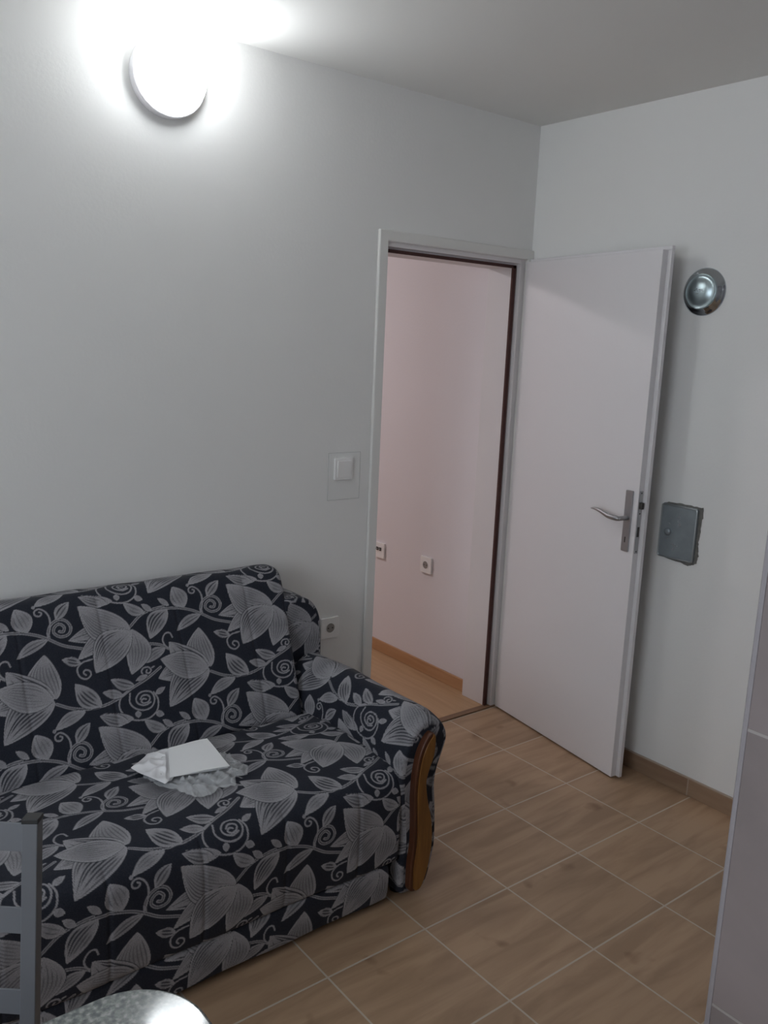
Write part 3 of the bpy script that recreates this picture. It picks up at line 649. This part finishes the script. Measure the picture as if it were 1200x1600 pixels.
# varnished wood front on each arm
tl = [(-1.241, 0.535), (-1.262, 0.520), (-1.284, 0.480), (-1.297, 0.419), (-1.300, 0.351), (-1.295, 0.264), (-1.293, 0.193), (-1.300, 0.127), (-1.300, 0.060), (-1.296, 0.042)]
tr = [(-1.262, 0.040), (-1.244, 0.069), (-1.230, 0.118), (-1.222, 0.188), (-1.229, 0.262), (-1.245, 0.319), (-1.256, 0.384), (-1.247, 0.424), (-1.232, 0.462), (-1.228, 0.505), (-1.232, 0.530)]
outl = catmull(tl+tr, [.008]*21)
def arm_trim(side):
    q = outl if side == 1 else mirror(outl)
    bm = bmesh.new(); pts = [(a-CX, b) for a, b in q]
    prism(bm, pts, -0.885+0.45-0.020, -0.880+0.45, 1)
    t_ = obj('arm_trim', bm, M_trimdark, sofa, bevel=0.004, segs=2)
    c = q.mean(0); bm = bmesh.new()
    nx_ = np.roll(q, -1, 0)-np.roll(q, 1, 0); nx_ /= np.linalg.norm(nx_, axis=1)[:, None]; nn = np.stack([nx_[:, 1], -nx_[:, 0]], 1)
    ar_ = np.sum(q[:, 0]*np.roll(q[:, 1], -1)-np.roll(q[:, 0], -1)*q[:, 1])
    if ar_ < 0: nn = -nn
    lv = np.stack([np.where(nn[:, 0]*side < 0, 0.010, 0.0015), np.full(len(q), .003)], 1).min(1)
    off = np.where(nn[:, 0]*side < -0.2, 0.011, 0.0035)
    q2 = q-nn*off[:, None]
    prism(bm, [(a-CX, b) for a, b in q2], -0.905-0.0035+0.45, -0.905+0.0003+0.45, 1)
    f_ = obj('trim_face', bm, M_trimwood, t_, bevel=0.0015); f_['label'] = 'honey-coloured varnished face'
arm_trim(1); arm_trim(-1)
for fx in (SX0-0.06, SX1+0.06):
    for fy in (-0.82, -0.12):
        bm = bmesh.new(); lathe(bm, [(0, 0.0), (.022, 0.0), (.026, .035), (.026, .05), (0, .05)], Matrix.Translation((fx-CX, fy+0.45, 0)), 20)
        obj('foot', bm, M_black, sofa)
# ================================================================ thin plastic bag and folded paper lying on the seat
def seat_z(y): return np.interp(-y, [0.36, 0.45, 0.60, 0.75, 0.835], [0.412, 0.432, 0.440, 0.438, 0.425])+0.010
M_bag = thin_clear('thin_white_film', (0.80, 0.82, 0.84), 0.30, 0.25)
M_bag2 = mat('white_film_folds', (0.88, 0.88, 0.90), 0.35, 0, 0.5, 0.04, 20)
M_paper = mat('white_paper', (0.92, 0.925, 0.93), 0.8, 0, 0.2, 0.01, 10)
PQ = [(-1.862, -0.468), (-1.752, -0.478), (-1.769, -0.652), (-1.927, -0.622)]
def in_paper(x_, y_, m=0.008):
    for i in range(4):
        a, b = PQ[i], PQ[(i+1) % 4]; ex_, ey_ = b[0]-a[0], b[1]-a[1]; L_ = math.hypot(ex_, ey_)
        if ((x_-a[0])*ey_-(y_-a[1])*ex_)/L_ < -m: return False
    return True
def crumple(name, outline, centre, amp, mat_, parent, seed, res=46, lift=0.0, hump=0.02, fq=30):
    """sheet inside a star-shaped outline, creased and resting on the seat"""
    bm = bmesh.new(); nA = len(outline); ol = np.array(outline)
    ang_ = np.linspace(0, 2*math.pi, 181)[:-1]
    R_ = []
    for a in ang_:
        best = 1e9; dx_, dy_ = math.cos(a), math.sin(a)
        for i in range(nA):
            p, q = ol[i]-np.array(centre), ol[(i+1) % nA]-np.array(centre); e = q-p
            den = dx_*e[1]-dy_*e[0]
            if abs(den) < 1e-9: continue
            t_ = (p[0]*e[1]-p[1]*e[0])/den; s_ = (p[0]*dy_-p[1]*dx_)/den
            if t_ > 0 and -1e-6 <= s_ <= 1+1e-6: best = min(best, t_)
        R_.append(best)
    prev = None; c = None; K = 50
    for k in range(K+1):
        f = k/K; rowv = []
        for a, r in zip(ang_, R_):
            x_ = centre[0]+f*r*math.cos(a); y_ = centre[1]+f*r*math.sin(a)
            v = Vector((x_*fq, y_*fq, seed)); h1 = 1-3.2*abs(noise.noise(v)); h2 = 1-3.2*abs(noise.noise(v*2.1+Vector((7, 3, 1))))
            edge = math.sin(math.pi*min(1, (1-f)*2.2)/2)
            z_ = seat_z(y_)+lift+0.002+hump*edge*(0.35+0.35*h1)+amp*max(0, 0.75*h1+0.5*h2+0.1)*(0.35+0.65*edge)
            if in_paper(x_, y_): z_ = min(z_, 0.4590 if name == 'bag_film' else 0.4628)
            rowv.append((x_, y_, z_))
            if k == 0: break
        if k == 0: c = bm.verts.new(rowv[0]); continue
        cur_ = [bm.verts.new(p) for p in rowv]; m_ = len(cur_)
        for q in range(m_):
            if prev is None: bm.faces.new((c, cur_[q], cur_[(q+1) % m_]))
            else: bm.faces.new((prev[q], cur_[q], cur_[(q+1) % m_], prev[(q+1) % m_]))
        prev = cur_
    for v in bm.verts: v.co -= Vector(BAG)
    o = obj(name, bm, mat_, parent, smooth=True)
    s_ = o.modifiers.new('film', 'SOLIDIFY'); s_.thickness = 0.0006; s_.offset = 1
    return o
BAG = (-1.84, -0.56, 0.44)
bag = empty('plastic_bag', BAG); tag(bag, 'crumpled translucent white plastic bag lying on the sofa seat', 'plastic bag')
crumple('bag_film', [(-1.93, -0.46), (-1.84, -0.43), (-1.76, -0.46), (-1.745, -0.53), (-1.712, -0.555), (-1.722, -0.60), (-1.705, -0.65), (-1.735, -0.70), (-1.765, -0.685), (-1.785, -0.73), (-1.83, -0.715), (-1.865, -0.735), (-1.905, -0.722), (-1.925, -0.67), (-1.955, -0.62), (-1.972, -0.55)], (-1.83, -0.58), 0.016, M_bag, bag, 2.0, hump=0.008)
crumple('bag_folds', [(-1.988, -0.505), (-1.915, -0.445), (-1.828, -0.438), (-1.80, -0.50), (-1.86, -0.56), (-1.925, -0.628), (-1.950, -0.645), (-1.970, -0.59)], (-1.90, -0.53), 0.007, M_bag2, bag, 5.0, lift=0.015, hump=0.006, fq=16)
# folded paper: four layers, the top sheet slightly sprung open
PZ = 0.4930
def paper_quad(bm, cs, z0, z1, lean, n=14):
    top, bot = [], []
    for i in range(n+1):
        for k in range(n+1):
            s_, t_ = i/n, k/n
            a = Vector(cs[0]).lerp(Vector(cs[1]), s_); b = Vector(cs[3]).lerp(Vector(cs[2]), s_); p = a.lerp(b, t_)
            w_ = 0.0015*math.sin(s_*5+z0*900)+0.002*math.sin(t_*4+1)*s_
            top.append(bm.verts.new((p.x, p.y, z1+w_+lean*(1-t_)))); bot.append(bm.verts.new((p.x, p.y, z0+w_+lean*(1-t_))))
    m_ = n+1
    for i in range(n):
        for k in range(n):
            a, b, c, d_ = i*m_+k, i*m_+k+1, (i+1)*m_+k+1, (i+1)*m_+k
            bm.faces.new((top[a], top[b], top[c], top[d_])); bm.faces.new((bot[d_], bot[c], bot[b], bot[a]))
    for i in range(n):
        for A, B in (((i*m_), ((i+1)*m_)), ((i*m_+n), ((i+1)*m_+n)), (i, i+1), (n*m_+i, n*m_+i+1)):
            bm.faces.new((top[A], bot[A], bot[B], top[B]))
pq = PQ
bm = bmesh.new()
for k in range(4): paper_quad(bm, [(a+0.0015*k, b-0.001*k) for a, b in pq], PZ-0.0245+0.0014*k, PZ-0.0245+0.0014*k+0.0006, 0.002+0.0006*k)
for v in bm.verts: v.co -= Vector((-1.84, -0.56, PZ-0.03))
pp = obj('folded_paper', bm, M_paper, None, smooth=False); pp.location = (-1.84, -0.56, PZ-0.03)
tag(pp, 'folded square sheet of white paper lying on the crumpled bag on the sofa', 'paper')

# ================================================================ grey metal chair, its back towards the sofa
ch_a, ch_l = 0.5865, 0.147
ex = Vector((math.cos(ch_a), -math.sin(ch_a), 0)); ey = Vector((math.sin(ch_a), math.cos(ch_a), 0))
TOP = Vector((-2.5003, -1.3747, 0.903)); CW = 0.40
cc = TOP-ex*(CW/2-0.0236)-ey*0.19; cc.z = 0
chair = empty('metal_chair', cc, -ch_a); tag(chair, 'grey metal chair with slatted back and black caps, standing between the sofa and the table', 'chair')
upl = Vector((0, math.sin(ch_l), math.cos(ch_l))); yl = Vector((0, math.cos(ch_l), -math.sin(ch_l)))
def post_pt(xx, t, yo=0.0):      # t metres down from the top along the leaning post
    return Vector((xx, 0.19, 0.903))-upl*t+yl*yo
XR = CW/2
Lp = (0.903-0.44)/math.cos(ch_l)
for sx in (1, -1):
    x0_, x1_ = (XR-0.0236, XR) if sx > 0 else (-XR, -XR+0.0236)
    bm = bmesh.new(); secs = []
    ft = post_pt(0, Lp); 
    for base, dy in ((post_pt(0, 0.0), yl), (post_pt(0, Lp-0.02), yl), (Vector((0, ft.y-0.004, ft.z-0.03)), Vector((0, 1, 0))), (Vector((0, ft.y+0.055, 0.012)), Vector((0, 1, 0)))):
        secs.append([bm.verts.new(base+Vector((xx, 0, 0))+dy*yy) for xx, yy in ((x0_, 0), (x1_, 0), (x1_, 0.0273), (x0_, 0.0273))])
    for a, b in zip(secs, secs[1:]):
        for k in range(4): bm.faces.new((a[k], a[(k+1) % 4], b[(k+1) % 4], b[k]))
    bm.faces.new(secs[0]); bm.faces.new(secs[-1][::-1])
    p_ = obj('rear_leg', bm, M_chair, chair, bevel=0.002)
    M_ = FRAME(post_pt(0, 0), (1, 0, 0), yl, upl)
    bm = bmesh.new(); box(bm, x0_-.0006, x1_+.0006, -.0006, 0.0279, -0.004, 0.0035, M_)
    c_ = obj('end_cap', bm, M_black, p_, bevel=0.001); c_['label'] = 'black plastic cap'
    bm = bmesh.new(); box(bm, x0_-.001, x1_+.001, ft.y+0.054, ft.y+0.0835, 0.0, 0.014)
    obj('foot_cap', bm, M_black, p_, bevel=0.001)
for t0, t1 in ((0.0065, 0.051), (0.138, 0.179), (0.267, 0.306)):
    bm = bmesh.new(); n_ = 14; A, B = [], []
    prev = None
    for i in range(n_+1):
        xx = -XR+0.0236+(CW-0.0472)*i/n_; bow = 0.010+0.016*math.sin(math.pi*i/n_)
        q = [bm.verts.new(post_pt(xx, t, bow+dd)) for t, dd in ((t0, 0), (t1, 0), (t1, 0.0035), (t0, 0.0035))]
        if prev: 
            for k in range(4): bm.faces.new((prev[k], prev[(k+1) % 4], q[(k+1) % 4], q[k]))
        else: bm.faces.new(q[::-1])
        prev = q
    bm.faces.new(prev)
    obj('back_slat', bm, M_chair, chair, bevel=0.0008)
ysb = post_pt(0, Lp).y
bm = bmesh.new(); prism(bm, round_rect(-XR+.004, XR-.004, ysb-0.40, ysb-0.002, 0.03), 0.452, 0.485, 2)
obj('seat', bm, M_pad, chair, bevel=0.010, segs=3)
bm = bmesh.new()
for a in ((-XR, XR, ysb-.405, ysb-.385, .428, .4515), (-XR, XR, ysb-.022, ysb-.002, .428, .4515), (-XR, -XR+.02, ysb-.385, ysb-.022, .428, .4515), (XR-.02, XR, ysb-.385, ysb-.022, .428, .4515)): box(bm, *a)
obj('seat_frame', bm, M_chair, chair, bevel=0.002)
for sx in (1, -1):
    x0_, x1_ = (XR-0.022, XR) if sx > 0 else (-XR, -XR+0.022)
    bm = bmesh.new(); box(bm, x0_, x1_, ysb-.405, ysb-.383, 0.012, .4278)
    l_ = obj('front_leg', bm, M_chair, chair, bevel=0.002)
    bm = bmesh.new(); box(bm, x0_-.001, x1_+.001, ysb-.406, ysb-.382, 0.0, .014); obj('foot_cap', bm, M_black, l_, bevel=0.001)

# ================================================================ speckled grey table with rounded corners
TZ = 0.775
tx0, tx1, ty0, ty1 = -3.60, -2.379, -2.25, -1.639
tb = empty('dining_table', ((tx0+tx1)/2, (ty0+ty1)/2, 0)); tag(tb, 'speckled grey glossy table top with a rounded corner in the bottom left of the view', 'table')
mx_, my_ = (tx0+tx1)/2, (ty0+ty1)/2
bm = bmesh.new(); prism(bm, round_rect(tx0-mx_, tx1-mx_, ty0-my_, ty1-my_, 0.105, 14), TZ-0.028, TZ, 2)
obj('table_top', bm, M_granite, tb, bevel=0.005, segs=3)
bm = bmesh.new()
a0, a1, b0, b1 = tx0-mx_+.1, tx1-mx_-.1, ty0-my_+.08, ty1-my_-.08
for q in ((a0, a1, b0, b0+.02, TZ-.09, TZ-.0285), (a0, a1, b1-.02, b1, TZ-.09, TZ-.0285), (a0, a0+.02, b0+.02, b1-.02, TZ-.09, TZ-.0285), (a1-.02, a1, b0+.02, b1-.02, TZ-.09, TZ-.0285)): box(bm, *q)
obj('table_frame', bm, M_chair, tb, bevel=0.001)
for lx in (a0+.016, a1-.016):
    for ly in (b0+.016, b1-.016):
        bm = bmesh.new(); lathe(bm, [(0, 0), (.015, 0), (.015, TZ-.0905), (0, TZ-.0905)], Matrix.Translation((lx, ly, 0)), 20)
        obj('leg', bm, M_chair, tb, smooth=False)
